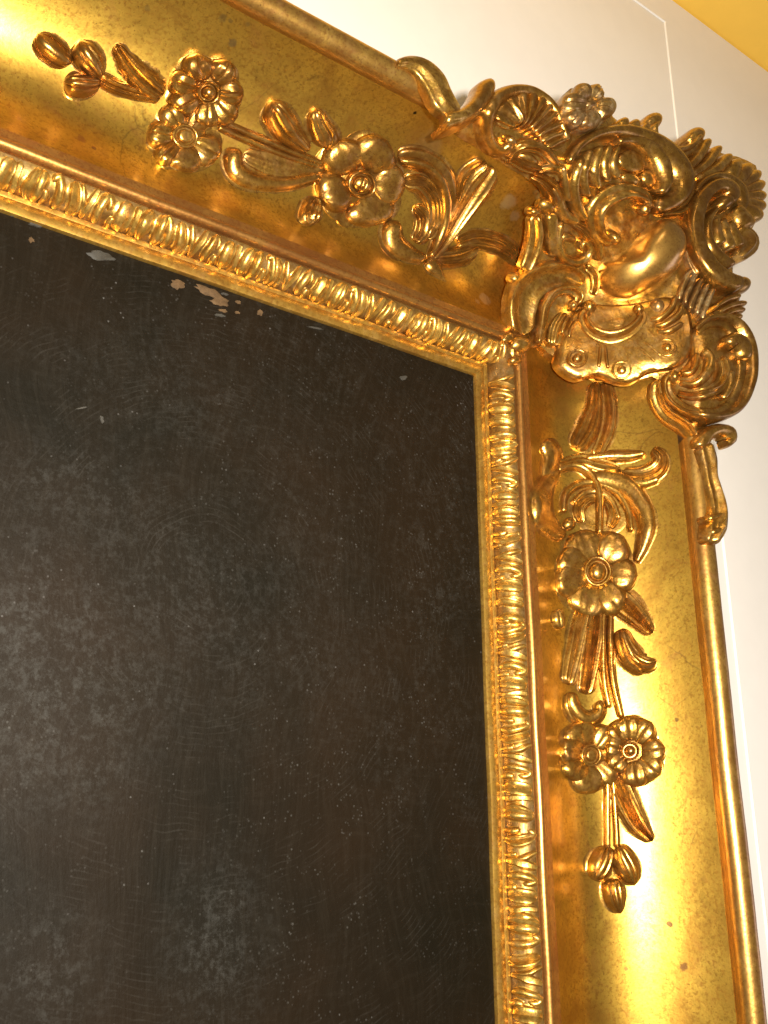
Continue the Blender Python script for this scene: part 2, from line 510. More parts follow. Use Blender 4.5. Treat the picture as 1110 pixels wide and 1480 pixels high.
def sweep(name, pts, w, h, kind='round', n=None, m=None, ends='rr', skirt=None, lift=0.0, ripple=None, parent=None, mat=None, surf=None, flare=0.30, serr=None):
    """a carved strip whose middle line runs through pts (picture points on the moulding); w = half width (picture units), h = height in mm"""
    surf = surf or Ctx.surf
    pts = np.asarray(pts, float)
    k = len(pts)
    w = np.broadcast_to(np.asarray(w, float), (k,)) if np.ndim(w) == 0 else np.interp(np.linspace(0, 1, k), np.linspace(0, 1, len(w)), w)
    h = np.broadcast_to(np.asarray(h, float), (k,)) if np.ndim(h) == 0 else np.interp(np.linspace(0, 1, k), np.linspace(0, 1, len(h)), h)
    w = w * Ctx.wk
    h = h * Ctx.hk
    L0 = np.linalg.norm(np.diff(pts, axis=0), axis=1).sum()
    if n is None:
        n = int(np.clip(L0 / 3.2, 16, 64))
    if m is None:
        m = 13 if kind in ('round', 'flat') else 21
    p, par, u, L = catmull(pts, n)
    # sharper spacing near ends so round ends stay round
    uu = 0.5 * L * (1 - np.cos(np.linspace(0, math.pi, n))) * 0.5 + 0.5 * u
    p = np.stack([np.interp(uu, u, p[:, 0]), np.interp(uu, u, p[:, 1])], 1)
    par = np.interp(uu, u, par)
    u = uu
    wi = np.interp(par, np.arange(k), w); hi = np.interp(par, np.arange(k), h) * 0.001
    # smooth the width and height curves
    for _ in range(3):
        wi[1:-1] = (wi[:-2] + 2 * wi[1:-1] + wi[2:]) / 4
        hi[1:-1] = (hi[:-2] + 2 * hi[1:-1] + hi[2:]) / 4
    e = np.ones(n)
    for side, c in enumerate(ends):
        dist = u if side == 0 else L - u
        ww = wi[0] if side == 0 else wi[-1]
        if c == 'r':
            a = np.clip(dist / max(ww, 2.0), 0, 1)
            e *= np.sqrt(np.clip(1 - (1 - a) ** 2, 0, 1))
        elif c == 'p':
            a = np.clip(dist / max(2.6 * wi.max(), 2.0), 0, 1)
            e *= a ** 0.75
    e = np.clip(e, 0.03, 1)
    wi = wi * e
    hi = hi * (0.15 + 0.85 * e ** 0.8)
    if serr:
        ks, am = serr
        wi = wi * (1 + am * np.abs(np.sin(math.pi * ks * u / L)) - am * 0.5)
    if ripple:
        kr, am = ripple
        hi = hi * (1 - am + am * np.abs(np.cos(math.pi * kr * u / L)))
    tg = np.gradient(p, axis=0)
    tg /= np.linalg.norm(tg, axis=1, keepdims=True) + 1e-9
    pr = np.stack([-tg[:, 1], tg[:, 0]], 1)
    t = np.sin(np.linspace(-math.pi / 2, math.pi / 2, m))
    ct = cross(kind, t)
    if surf is S_rail:      # soft gesso fillet where the relief meets the ground
        t = np.concatenate([[-1.34, -1.20, -1.09], t, [1.09, 1.20, 1.34]])
        ct = np.concatenate([[0, 0, 0], ct, [0, 0, 0]])
        ct = np.maximum(ct, 0.17 * np.clip(1 - (np.abs(t) - 0.90) / 0.44, 0, 1) ** 2)
        m = m + 6
    q = p[:, None, :] + pr[:, None, :] * (wi[:, None] * t[None, :])[:, :, None]
    off = (lift * 0.001 + flare * hi)[:, None] + np.zeros((1, m))
    base = hit(q, off, surf)
    base[..., 2] -= flare * hi[:, None]
    nr = normal_at(base, surf)
    nr = nr.copy()
    for _ in range(4):
        nr[1:-1] = (nr[:-2] + nr[1:-1] * 2 + nr[2:]) / 4
    nr /= np.linalg.norm(nr, axis=-1, keepdims=True)
    P = base + nr * (hi[:, None] * ct[None, :])[..., None]
    P = wobble(P)
    dn = nr.copy()
    sk = (Ctx.sk if skirt is None else skirt) + lift * 0.001
    Ls = base[:, 0] - dn[:, 0] * sk
    Rs = base[:, -1] - dn[:, -1] * sk
    full = np.concatenate([Ls[:, None], P, Rs[:, None]], 1)
    mm = m + 2
    faces = []
    for i in range(n - 1):
        for j in range(mm - 1):
            faces.append((i * mm + j, i * mm + j + 1, (i + 1) * mm + j + 1, (i + 1) * mm + j))
        faces.append((i * mm + mm - 1, i * mm, (i + 1) * mm, (i + 1) * mm + mm - 1))
    faces.append(tuple(range(mm)))
    faces.append(tuple((n - 1) * mm + j for j in reversed(range(mm))))
    return obj(name, full.reshape(-1, 3), faces, mat or Ctx.mat, parent or Ctx.parent)

def blob(name, c, rx, ry=None, ang=0.0, h=5.0, fn=None, outline=None, rings=9, seg=28, skirt=None, lift=0.0, parent=None, mat=None, surf=None, power=2.0, flare=0.3, wob=WOB):
    """a rounded knob, disc or plate; outline = closed list of picture points instead of an ellipse"""
    surf = surf or Ctx.surf
    ry = ry or rx
    th = np.linspace(0, 2 * math.pi, seg, endpoint=False)
    c = np.asarray(c, float)
    if outline is not None:
        o, _, _, _ = catmull(outline, seg + 1, closed=True)
        rim = o[:-1] - c
    else:
        ca, sa = math.cos(math.radians(ang)), math.sin(math.radians(ang))
        ex = rx * np.cos(th); ey = ry * np.sin(th)
        rim = np.stack([ca * ex - sa * ey, sa * ex + ca * ey], 1)
    r = np.sin(np.linspace(0, math.pi / 2, rings + 1))[1:] if fn is None else np.linspace(0, 1, rings + 1)[1:]
    r = np.concatenate([[0.0], r])
    hm = h * 0.001
    if fn is None:
        H = np.clip(1 - r ** power, 0, 1) ** (1 / power)
        H = np.repeat(H[:, None], seg, 1)
    else:
        H = fn(r[:, None], th[None, :]) * np.ones((len(r), seg))
    q = c + r[:, None, None] * rim[None]
    base = hit(q, lift * 0.001 + flare * hm, surf)
    base[..., 2] -= flare * hm
    nr = normal_at(base, surf)
    P = base + nr * (hm * H)[..., None]
    if wob:
        P = wobble(P, wob)
    skv = base[-1] - nr[-1] * ((Ctx.sk if skirt is None else skirt) + max(lift, 0.0) * 0.001)
    verts = np.concatenate([P[0, :1], P[1:].reshape(-1, 3), skv, skv.mean(0, keepdims=True)])
    R_ = len(r) - 1
    faces = [(0, 1 + j, 1 + (j + 1) % seg) for j in range(seg)]
    for i in range(R_):
        a = 1 + i * seg; b = a + seg
        for j in range(seg):
            faces.append((a + j, b + j, b + (j + 1) % seg, a + (j + 1) % seg))
    last = len(verts) - 1
    a = 1 + R_ * seg
    faces += [(a + j, last, a + (j + 1) % seg) for j in range(seg)]
    return obj(name, verts, faces, mat or Ctx.mat, parent or Ctx.parent)

def scroll_end(c, r, h, **kw):
    return blob('scroll_ball', c, r, r, 0, h, rings=7, seg=18, **kw)

# ------------------------------------------------------------------ wall
GX, GY, YY, WZ = 0.354, 0.575, 0.622, -0.030
def box(name, lo, hi, mat, parent=None, bevel=0.0):
    lo = np.array(lo, float); hi = np.array(hi, float)
    v = [(x, y, z) for x in (lo[0], hi[0]) for y in (lo[1], hi[1]) for z in (lo[2], hi[2])]
    f = [(0, 1, 3, 2), (4, 6, 7, 5), (0, 4, 5, 1), (2, 3, 7, 6), (0, 2, 6, 4), (1, 5, 7, 3)]
    o = obj(name, v, f, mat, parent, smooth=False)
    if bevel:
        bm = bmesh.new(); bm.from_mesh(o.data)
        bmesh.ops.bevel(bm, geom=bm.edges[:], offset=bevel, segments=3, affect='EDGES')
        bm.to_mesh(o.data); bm.free()
        o.data.shade_smooth()
        o.data.set_sharp_from_angle(angle=math.radians(50))
    return o

m_wall = plain('cream_wall_paint', (0.81, 0.785, 0.755), 0.42, 0.12, 40, 0.03, 0.4)
m_bead = plain('cream_bead_paint', (0.84, 0.81, 0.76), 0.40, 0.05, 40, 0.02)
m_yel = plain('yellow_ceiling_paint', (0.90, 0.56, 0.085), 0.6, 0.2, 30, 0.05, 0.3)
wall = tag(box('wall', (-1.1, -1.1, WZ - 0.03), (1.9, YY, WZ), m_wall, bevel=0.002), kind='structure')
ceiling = tag(box('ceiling', (-1.1, YY + 0.0005, WZ - 0.06), (1.9, YY + 0.04, 0.22), m_yel), kind='structure')
def bead(name, a, b):
    a = np.array(a, float); b = np.array(b, float)
    d = (b - a) / np.linalg.norm(b - a)
    s = np.array([-d[1], d[0], 0])
    w = 0.0016
    sec = [(-w, -0.001), (-w, 0.0006), (-w * 0.5, 0.0014), (0, 0.0017), (w * 0.5, 0.0014), (w, 0.0006), (w, -0.001)]
    v = []
    for p in (a, b):
        for q, z in sec:
            v.append(p + s * q + np.array([0, 0, z]))
    k = len(sec)
    f = [(i, i + 1, k + i + 1, k + i) for i in range(k - 1)] + [(k - 1, 0, k, 2 * k - 1), tuple(range(k)), tuple(range(2 * k - 1, k - 1, -1))]
    return obj(name, v, f, m_bead, wall)
bead('panel_moulding', (GX, -1.05, WZ), (GX, GY - 0.0014, WZ))
bead('panel_moulding', (-1.0, GY, WZ), (GX + 0.0013, GY, WZ))

# ------------------------------------------------------------------ painting
def unp(u, v, z=-0.002):
    return hit(np.array([[u, v]]), 0.0, S_plane(z))[0]

SHAPES = []
for u, v, ru, rv, st in [(325, 1370, 110, 190, 0.6), (50, 1420, 130, 170, 0.55), (60, 1030, 210, 200, 0.55), (20, 880, 160, 150, 0.5), (90, 690, 200, 110, 0.35), (270, 870, 330, 300, 0.4), (250, 560, 260, 130, 0.25)]:
    a = unp(u, v); bx = unp(u + ru, v); by = unp(u, v + rv)
    SHAPES.append((a[0], a[1], np.linalg.norm(bx - a), np.linalg.norm(by - a), st))
m_paint = paint_mat()
painting = box('painting', (-0.86, -0.86, -0.022), (0.008, 0.008, -0.002), m_paint)
tag(painting, 'dark brown oil painting with flaked paint and grey bloom inside the gilt frame', 'painting')
m_loss = plain('bare_ground', (0.095, 0.055, 0.024), 0.8, 0.4, 300, 0.45, 0.2)
m_chip = plain('pale_chip', (0.036, 0.032, 0.025), 0.7, 0.4, 300, 0.4, 0.4)
def loss(u, v, ru, rv, ang, mat, seed):
    r_ = np.random.default_rng(seed)
    k = 18
    th = np.linspace(0, 2 * math.pi, k, endpoint=False)
    rad = 1 + 0.5 * (r_.random(k) - 0.5)
    ca, sa = math.cos(math.radians(ang)), math.sin(math.radians(ang))
    q = np.stack([u + rad * (ca * ru * np.cos(th) - sa * rv * np.sin(th)), v + rad * (sa * ru * np.cos(th) + ca * rv * np.sin(th))], 1)
    P = hit(q, 0, S_plane(-0.002))
    c = P.mean(0)
    top = c + (P - c) * 0.86; top[:, 2] = -0.00165 + 0.00005 * (seed % 7)
    low = P.copy(); low[:, 2] = -0.0022
    v_ = np.vstack([low, top])
    f = [(i, (i + 1) % k, k + (i + 1) % k, k + i) for i in range(k)] + [tuple(range(k, 2 * k))]
    return obj('paint_loss', v_, f, mat, painting)
for i, a in enumerate([(257, 411, 10, 7, 20, 0), (303, 422, 22, 6, 25, 0), (318, 436, 14, 6, 15, 0), (376, 452, 4.5, 4.5, 0, 0), (146, 370, 20, 7, 12, 1), (152, 371, 11, 3.5, 10, 0),
                       (45, 347, 5, 4, 30, 0), (322, 449, 7, 2.5, 15, 0), (318, 456, 8, 2.5, 10, 1), (344, 437, 4, 2.5, 20, 0), (20, 311, 18, 3, 20, 1), (52, 324, 12, 4, 15, 1),
                       (343, 452, 4, 2, 10, 0), (583, 546, 6, 3.5, 0, 1), (455, 474, 12, 1.4, 12, 1), (324, 425, 6, 2, 15, 1), (147, 606, 6, 2.5, 70, 1), (118, 590, 9, 1.2, -10, 1)]):
    loss(*a[:5], m_chip if a[5] else m_loss, 100 + i)

# worn and stained spots of the gilding (pale gesso showing through, dark fly specks, a nail hole)
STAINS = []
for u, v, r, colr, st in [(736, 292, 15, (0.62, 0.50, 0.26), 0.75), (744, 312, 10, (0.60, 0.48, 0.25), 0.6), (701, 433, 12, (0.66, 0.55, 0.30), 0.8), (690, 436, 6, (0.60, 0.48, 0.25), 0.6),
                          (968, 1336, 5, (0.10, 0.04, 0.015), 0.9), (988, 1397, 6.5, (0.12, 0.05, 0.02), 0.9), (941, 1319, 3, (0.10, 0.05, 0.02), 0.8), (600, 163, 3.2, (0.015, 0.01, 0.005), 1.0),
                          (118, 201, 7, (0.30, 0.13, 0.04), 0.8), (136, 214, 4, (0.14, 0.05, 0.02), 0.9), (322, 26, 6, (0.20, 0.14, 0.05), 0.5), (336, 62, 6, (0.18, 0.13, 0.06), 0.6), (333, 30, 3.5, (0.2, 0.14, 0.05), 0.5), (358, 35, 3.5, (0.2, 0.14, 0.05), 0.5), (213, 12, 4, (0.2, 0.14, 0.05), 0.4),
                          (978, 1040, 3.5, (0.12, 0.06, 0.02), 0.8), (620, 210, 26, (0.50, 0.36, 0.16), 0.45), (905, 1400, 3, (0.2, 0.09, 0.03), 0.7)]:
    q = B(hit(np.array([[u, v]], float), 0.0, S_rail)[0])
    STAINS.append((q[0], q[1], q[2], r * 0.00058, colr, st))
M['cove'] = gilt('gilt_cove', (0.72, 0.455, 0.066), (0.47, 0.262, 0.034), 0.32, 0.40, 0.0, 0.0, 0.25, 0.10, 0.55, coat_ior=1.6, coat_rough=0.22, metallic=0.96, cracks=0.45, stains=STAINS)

# ------------------------------------------------------------------ frame rails
frame = bpy.data.objects.new('picture_frame', None)
col.objects.link(frame)
frame.empty_display_size = 0.05
tag(frame, 'ornate gilded picture frame corner with flower garlands and a large scrolled corner cartouche', 'picture frame')
Ctx.parent = frame

RX, RY = -0.86, -0.86
def rail(name, pr, mat, top, n=110, start=1.0):
    pr = np.asarray(pr)
    k = len(pr)
    s = np.linspace(0, 1, n) ** 1.15
    v = np.zeros((n, k, 3))
    for j, (d, z) in enumerate(pr):
        end = RX if top else RY
        st = min(d, start)
        a = st + (end - st) * s
        if top:
            v[:, j] = np.stack([a, np.full(n, d), np.full(n, z)], 1)
        else:
            v[:, j] = np.stack([np.full(n, d), a, np.full(n, z)], 1)
    for i in range(n):
        for j in range(k):
            q = v[i, j]
            w = mnoise.noise(Vector(q * 14.0)) * 0.0005 + mnoise.noise(Vector(q * 60.0)) * 0.00012
            ax = 1 if top else 0
            v[i, j, ax] += w * 0.6
            v[i, j, 2] += w
    faces = [(i * k + j, i * k + j + 1, (i + 1) * k + j + 1, (i + 1) * k + j) for i in range(n - 1) for j in range(k - 1)]
    return obj(name, v.reshape(-1, 3), faces, mat, frame, sharp=40)
for top in (True, False):
    rail('sight_edge', PR_SIGHT, M['sight'], top)
    rail('ornament_bed', PR_BED, M['bed'], top)
    rail('fillet', PR_FILLET, M['fillet'], top)
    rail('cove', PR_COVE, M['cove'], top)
    rail('outer_moulding', PR_ROLL, M['roll'], top, start=-0.105 if top else -0.05)

# ------------------------------------------------------------------ leaf band: unit of carved leaves repeated along both rails
# local space: u along the rail, b in 0..1 across the bed
_bed = PR_BED[:9]
_bs = np.concatenate([[0], np.cumsum(np.linalg.norm(np.diff(_bed, axis=0), axis=1))]); _bs /= _bs[-1]
def bed_pt(b):
    b = np.clip(b, -0.02, 1.02)
    d = np.interp(b, _bs, _bed[:, 0]); z = np.interp(b, _bs, _bed[:, 1])
    e = 0.06
    td = np.interp(np.clip(b + e, 0, 1), _bs, _bed[:, 0]) - np.interp(np.clip(b - e, 0, 1), _bs, _bed[:, 0])
    tz = np.interp(np.clip(b + e, 0, 1), _bs, _bed[:, 1]) - np.interp(np.clip(b - e, 0, 1), _bs, _bed[:, 1])
    l = np.hypot(td, tz) + 1e-12
    return d, z, -tz / l, td / l

def bed_leaf(pts, w, h, kind, seed):
    """mesh of one carved leaf; pts (u mm, b), w in mm, h in mm"""
    r_ = np.random.default_rng(seed)
    pts = np.array([(u * 1.30, b * 23.0) for u, b in pts])          # about 23 mm across
    n, mth = 16, 11
    p, par, u, L = catmull(pts, n)
    k = len(pts)
    w = np.array(w) * 1.22; h = np.array(h) * 1.55
    wi = np.interp(par, np.linspace(0, k - 1, len(w)), w); hi = np.interp(par, np.linspace(0, k - 1, len(h)), h)
    e = np.ones(n)
    for dist, ww in ((u, max(wi[0], .6)), (L - u, max(wi[-1], .6))):
        a = np.clip(dist / ww, 0, 1)
        e *= np.sqrt(np.clip(1 - (1 - a) ** 2, 0, 1))
    e = np.clip(e, 0.04, 1)
    wi *= e; hi *= 0.2 + 0.8 * e
    tg = np.gradient(p, axis=0); tg /= np.linalg.norm(tg, axis=1, keepdims=True)
    pr = np.stack([-tg[:, 1], tg[:, 0]], 1)
    t = np.sin(np.linspace(-math.pi / 2, math.pi / 2, mth))
    ct = cross(kind, t)
    t = np.concatenate([[-1.36, -1.15], t, [1.15, 1.36]]); ct = np.concatenate([[0, 0], ct, [0, 0]])
    ct = np.maximum(ct, 0.14 * np.clip(1 - (np.abs(t) - 0.9) / 0.46, 0, 1) ** 2)
    mth += 4
    q = p[:, None] + pr[:, None] * (wi[:, None] * t)[..., None]
    d, z, nd, nz = bed_pt(q[..., 1] / 23.0)
    H = (hi[:, None] * ct[None]) * 0.001
    X = q[..., 0] * 0.001
    P = np.stack([X, d + nd * H, z + nz * H], -1)
    P = wobble(P + np.array([seed * 0.13, 0, 0]), 0.00035, 170) - np.array([seed * 0.13, 0, 0])
    sk = 0.0016
    Ls = np.stack([X[:, 0], d[:, 0] - nd[:, 0] * sk, z[:, 0] - nz[:, 0] * sk], -1)
    Rs = np.stack([X[:, -1], d[:, -1] - nd[:, -1] * sk, z[:, -1] - nz[:, -1] * sk], -1)
    full = np.concatenate([Ls[:, None], P, Rs[:, None]], 1)
    mm = mth + 2
    faces = [(i * mm + j, i * mm + j + 1, (i + 1) * mm + j + 1, (i + 1) * mm + j) for i in range(n - 1) for j in range(mm - 1)]
    faces += [(i * mm + mm - 1, i * mm, (i + 1) * mm, (i + 1) * mm + mm - 1) for i in range(n - 1)]
    faces += [tuple(range(mm)), tuple((n - 1) * mm + j for j in reversed(range(mm)))]
    return full.reshape(-1, 3), faces

PERIOD = 0.0713
UNIT = [  # points (u mm, b), half widths, heights, section
    ([(-0.6, 0.02), (0.6, 0.45), (3.6, 0.99)], (0.9, 1.7, 2.2, 1.3), (1.4, 2.8, 2.6), 'leaf'),
    ([(-1.4, 0.06), (-2.6, 0.52), (-5.4, 0.98)], (0.7, 1.5, 1.9, 1.1), (1.2, 2.4, 2.2), 'round'),
    ([(7.4, 0.03), (6.2, 0.30), (6.8, 0.62), (9.6, 0.90), (11.4, 0.72), (10.4, 0.52)], (1.4, 2.2, 2.3, 2.0, 1.7, 1.2), (1.6, 3.0, 3.2, 2.8, 2.2, 1.6), 'round'),
    ([(12.4, 0.0), (11.6, 0.22), (12.0, 0.40)], (1.0, 1.9, 1.2), (1.2, 2.2, 1.4), 'round'),
    ([(17.2, 0.02), (16.6, 0.36), (17.6, 0.74), (18.8, 0.95)], (2.2, 4.0, 3.9, 2.2), (2.0, 3.6, 3.4, 2.0), 'flute1'),
    ([(22.8, 0.0), (23.6, 0.30), (22.8, 0.62), (23.6, 0.94)], (1.1, 1.9, 1.5, 1.5), (1.2, 2.4, 2.0, 2.2), 'leaf'),
    ([(28.0, 0.02), (27.0, 0.34), (27.8, 0.70), (30.0, 0.97)], (1.4, 3.2, 3.2, 1.6), (1.6, 3.3, 3.2, 2.0), 'bud'),
    ([(32.0, 0.0), (33.4, 0.36), (33.6, 0.72), (34.8, 0.97)], (1.2, 2.5, 2.6, 1.4), (1.4, 3.4, 3.4, 2.0), 'round'),
    ([(37.0, 0.02), (38.0, 0.30), (37.6, 0.56)], (1.1, 2.0, 1.4), (1.2, 2.2, 1.6), 'round'),
    ([(40.8, 0.03), (42.0, 0.32), (41.2, 0.66), (38.8, 0.92), (37.4, 0.76)], (1.4, 2.4, 2.3, 1.9, 1.3), (1.6, 3.2, 3.2, 2.6, 1.8), 'round'),
    ([(45.4, 0.02), (46.4, 0.38), (45.6, 0.74), (43.8, 0.96)], (1.6, 3.3, 3.1, 1.7), (1.8, 3.4, 3.2, 2.0), 'flute1'),
    ([(49.6, 0.0), (49.6, 0.26), (48.8, 0.46)], (0.9, 1.6, 1.0), (1.0, 2.0, 1.4), 'round'),
]
unit_mesh = []
for var in range(3):
    meshes = []
    for i, (pts, w, h, kind) in enumerate(UNIT):
        jr = np.random.default_rng(900 + 31 * var + i)
        pts2 = [(u + jr.uniform(-0.5, 0.5), b + (jr.uniform(-0.05, 0.03) if 0.1 < b < 0.9 else 0)) for u, b in pts]
        ws = jr.uniform(0.86, 1.14); hs = jr.uniform(0.72, 1.15)
        v, f = bed_leaf(pts2, [a * ws for a in w], [a * hs for a in h], kind, 20 + i + 50 * var)
        o = obj('band_leaf', v, f, M['band'], frame)
        meshes.append(o.data)
        bpy.data.objects.remove(o)
    unit_mesh.append(meshes)
def band(top, start, count):
    for c in range(count):
        for i in range(len(UNIT)):
            me = unit_mesh[random.randrange(3)][i]
            o = bpy.data.objects.new('band_leaf', me)
            col.objects.link(o)
            o.parent = frame
            jit = random.uniform(-0.0007, 0.0007)
            s = start - c * PERIOD + jit
            sc = random.uniform(0.94, 1.06)
            if top:
                # rail runs along -x ; blender x = frame x
                o.location = (s, 0, 0)
                o.scale = (sc, 1, 1)
            else:
                # rotate frame space by -90 degrees about z: u -> -y, outward -> +x
                o.matrix_world = Matrix(((0, 0, 1, 0), (0, 1, 0, 0), (-1 * sc, 0, 0, s), (0, 0, 0, 1)))
# top rail units start at x of a V dart (dart at local u=0, unit spans to +54 mm)
band(True, -0.034, 8)
band(False, -0.006, 9)
# ------------------------------------------------------------------ flowers
def flower(c, R, petals, ring=0.34, h=9.0, hw=None, squash=(1, 1, 0), h0=0.0, kind='petal', mat=None, centre='ball', name='flower'):
    """petals: list of (dx,dy,half width) to the middle of each petal's outer edge in picture units"""
    mat = mat or M['orn']
    c = np.array(c, float)
    base = blob(name, c, R * 0.62, R * 0.62, 0, h * 0.55, parent=frame, mat=mat, rings=6, seg=24, lift=h0)
    for i, (dx, dy, w) in enumerate(petals):
        d = np.array([dx, dy], float)
        l = np.linalg.norm(d); u = d / l; s = np.array([-u[1], u[0]])
        jj = (random.random() - 0.5) * 0.10
        p = [c + u * l * 0.26, c + u * l * 0.62 + s * l * jj, c + u * l * 1.00 + s * l * jj, c + u * l * 1.24]
        hh = h * random.uniform(0.90, 1.08)
        sweep('petal', p, [w * 0.42, w * 0.90, w * 1.06, w * 1.06], [hh * 0.46, hh * 0.70, hh * 0.84, hh * 0.80], kind, parent=base, mat=mat, lift=h0, n=20, m=19, ends='rr', skirt=0.006)
    r = R * ring
    if centre == 'ball':
        fn = lambda r_, t: np.where(r_ < 0.60, 0.62 + 0.55 * np.sqrt(np.clip(1 - (r_ / 0.62) ** 2, 0, 1)), np.where(r_ < 0.72, 0.60, 0.60 + 0.28 * np.sqrt(np.clip(1 - ((r_ - 0.86) / 0.14) ** 2, 0, 1))))
    elif centre == 'split':
        fn = lambda r_, t: np.where(r_ < 0.60, 0.66 + 0.45 * np.sqrt(np.clip(1 - (r_ / 0.62) ** 2, 0, 1)) - 0.28 * np.exp(-(r_ * np.sin(t - 2.0) / 0.10) ** 2), np.where(r_ < 0.72, 0.58, 0.58 + 0.30 * np.sqrt(np.clip(1 - ((r_ - 0.86) / 0.14) ** 2, 0, 1))))
    else:
        fn = lambda r_, t: np.where(r_ < 0.55, 0.74 + 0.26 * np.sqrt(np.clip(1 - (r_ / 0.57) ** 4, 0, 1)), np.where(r_ < 0.70, 0.62, 0.62 + 0.22 * np.sqrt(np.clip(1 - ((r_ - 0.85) / 0.15) ** 2, 0, 1))))
    blob('flower_centre', c, r, r, 0, h * 1.02, fn=fn, rings=16, seg=26, parent=base, mat=mat, lift=h0, skirt=0.008)
    return base

def leaf(pts, w, h, kind='flute2', ends='rp', **kw):
    return sweep('leaf', pts, w, h, kind, ends=ends, **kw)
def stem(pts, w, h, kind='round', **kw):
    return sweep('stem', pts, w, h, kind, **kw)
def bud(pts, w, h, kind='bud', **kw):
    w = [v * 0.86 for v in w]
    return sweep('bud', pts, w, h, kind, **kw)

Ctx.mat = M['orn']
Ctx.surf = S_rail
Ctx.wk = 1.16
Ctx.hk = 1.22
# ---- garland on the top rail
stem([(140, 108), (165, 122), (195, 132), (232, 141)], [9, 9, 8, 6], [4, 4, 4, 3], 'flute2')
bud([(54, 47), (66, 60), (84, 76), (102, 92)], [8, 18, 19, 9], [5, 7.5, 7.5, 5], 'olive')
bud([(115, 57), (122, 70), (134, 88), (146, 110)], [11, 20, 20, 8], [6, 8.5, 8.5, 5], 'bud')
bud([(92, 119), (105, 120), (124, 121), (146, 118)], [9, 18, 18, 8], [5, 7.5, 7.5, 5], 'bud')
leaf([(236, 136), (214, 118), (190, 94), (168, 62)], [12, 17, 14, 6], [4.5, 6, 5.5, 4], 'flute2', 'rr', serr=(5, 0.14))
flower((265, 196), 56, [(-42, -5, 19), (-18, -38, 18), (30, -32, 17), (42, 24, 22), (2, 42, 24), (-30, 30, 14)], 0.36, 8.0, centre='button')
flower((299, 128), 58, [(-12, -42, 22), (26, -34, 20), (42, 0, 21), (34, 34, 20), (-2, 44, 20), (-38, 24, 20), (-42, -14, 20)], 0.29, 10.0, h0=1.0)
stem([(312, 170), (380, 200), (425, 219), (468, 236)], [4, 4.5, 4.5, 4], [2.6, 2.6, 2.6, 2.4])
stem([(314, 182), (380, 211), (425, 228), (462, 240)], [4, 4.5, 4.5, 4], [2.4, 2.4, 2.4, 2.2])
leaf([(352, 222), (385, 234), (425, 243), (470, 246)], [9, 15, 16, 12], [1.4, 2.0, 2.2, 2.0], 'flute1', 'rr')
sweep('scroll', [(345, 214), (338, 228), (343, 246), (362, 259), (392, 264), (425, 262), (462, 252)], [12, 12, 12, 11, 10, 9, 7], [6, 6, 5.5, 5, 5, 4.5, 4], 'round')
leaf([(470, 214), (472, 196), (462, 176), (455, 156)], [14, 17, 14, 10], [5, 6.5, 6, 5], 'bud', 'rr')
bud([(392, 144), (400, 158), (416, 184), (446, 216)], [10, 20, 21, 9], [6, 8.5, 8.5, 5], 'bud')
bud([(458, 284), (452, 296), (448, 312), (449, 326)], [9, 15, 16, 12], [4, 6, 6.5, 5], 'flute2', ripple=(3, 0.35))
sweep('scroll', [(574, 226), (600, 226), (625, 236), (643, 258), (650, 290), (646, 325), (634, 355), (622, 374)], [10, 13, 14, 14, 13, 11, 9, 6], [5, 6.5, 7, 7, 6.5, 6, 5, 4], 'rimr')
sweep('leaf', [(583, 262), (608, 262), (628, 285), (630, 318), (616, 345)], [10, 13, 14, 13, 9], [3, 4, 4.2, 4, 3], 'flute3')
sweep('leaf', [(600, 296), (614, 312), (612, 334), (600, 350)], [8, 10, 10, 7], [3, 3.4, 3.4, 3], 'flute2')
sweep('scroll', [(574, 318), (567, 334), (573, 352), (592, 366), (615, 374)], [12, 12, 12, 10, 7], [6.5, 6, 5.5, 5, 4], 'round')
leaf([(622, 376), (640, 348), (657, 318), (675, 290), (692, 266), (712, 240)], [7, 10, 13, 15, 17, 12], [4, 6, 6.5, 6.5, 6, 4.5], 'flute2', 'rr')
leaf([(660, 296), (668, 270), (680, 248), (702, 232)], [5, 9, 10, 8], [3.5, 5.5, 5.5, 5], 'flute2', 'rr')
leaf([(618, 372), (630, 388), (644, 408)], [9, 9, 5], [4, 5, 3.5], 'round', 'rp')
leaf([(628, 374), (650, 372), (672, 366), (690, 356)], [9, 13, 12, 7], [3.5, 4.5, 4.5, 4], 'flute2', 'rr')
stem([(660, 352), (688, 344), (716, 349), (738, 362), (755, 382)], [8, 12, 12, 11, 9], [3.5, 4.5, 4.5, 4.5, 4], 'flute2')
flower((520, 261), 66, [(-26, -48, 35), (32, -48, 33), (52, 6, 35), (20, 52, 36), (-48, 18, 32)], 0.335, 10.5, centre='split', h0=0.5)

# ---- garland on the right rail
stem([(876, 552), (882, 590), (878, 626), (862, 660)], [8, 10, 10, 7], [4, 5, 5, 4], 'flute1')
leaf([(861, 552), (862, 585), (853, 618), (832, 650)], [8, 10, 15, 12], [3.5, 4.5, 5, 4], 'flute2', 'rr')
leaf([(790, 706), (796, 680), (800, 656), (789, 634)], [5, 10, 11, 8], [2.5, 4, 4.5, 4], 'round', 'rr')
blob('web', (866, 736), 46, 38, 20, 0.7, wob=0.0004)
leaf([(842, 756), (838, 736), (850, 722), (866, 720)], [6, 9, 9, 6], [2, 3, 3, 2], 'flute2', 'rr')
leaf([(880, 764), (888, 748), (884, 732), (874, 722)], [6, 9, 9, 5], [2, 3, 3, 2], 'flute2', 'rr')
sweep('scroll', [(806, 676), (790, 702), (785, 730), (793, 756), (816, 778)], [7, 11, 13, 12, 9], [3.5, 5.5, 6, 5.5, 4], 'round')
scroll_end((824, 757), 10, 5.5)
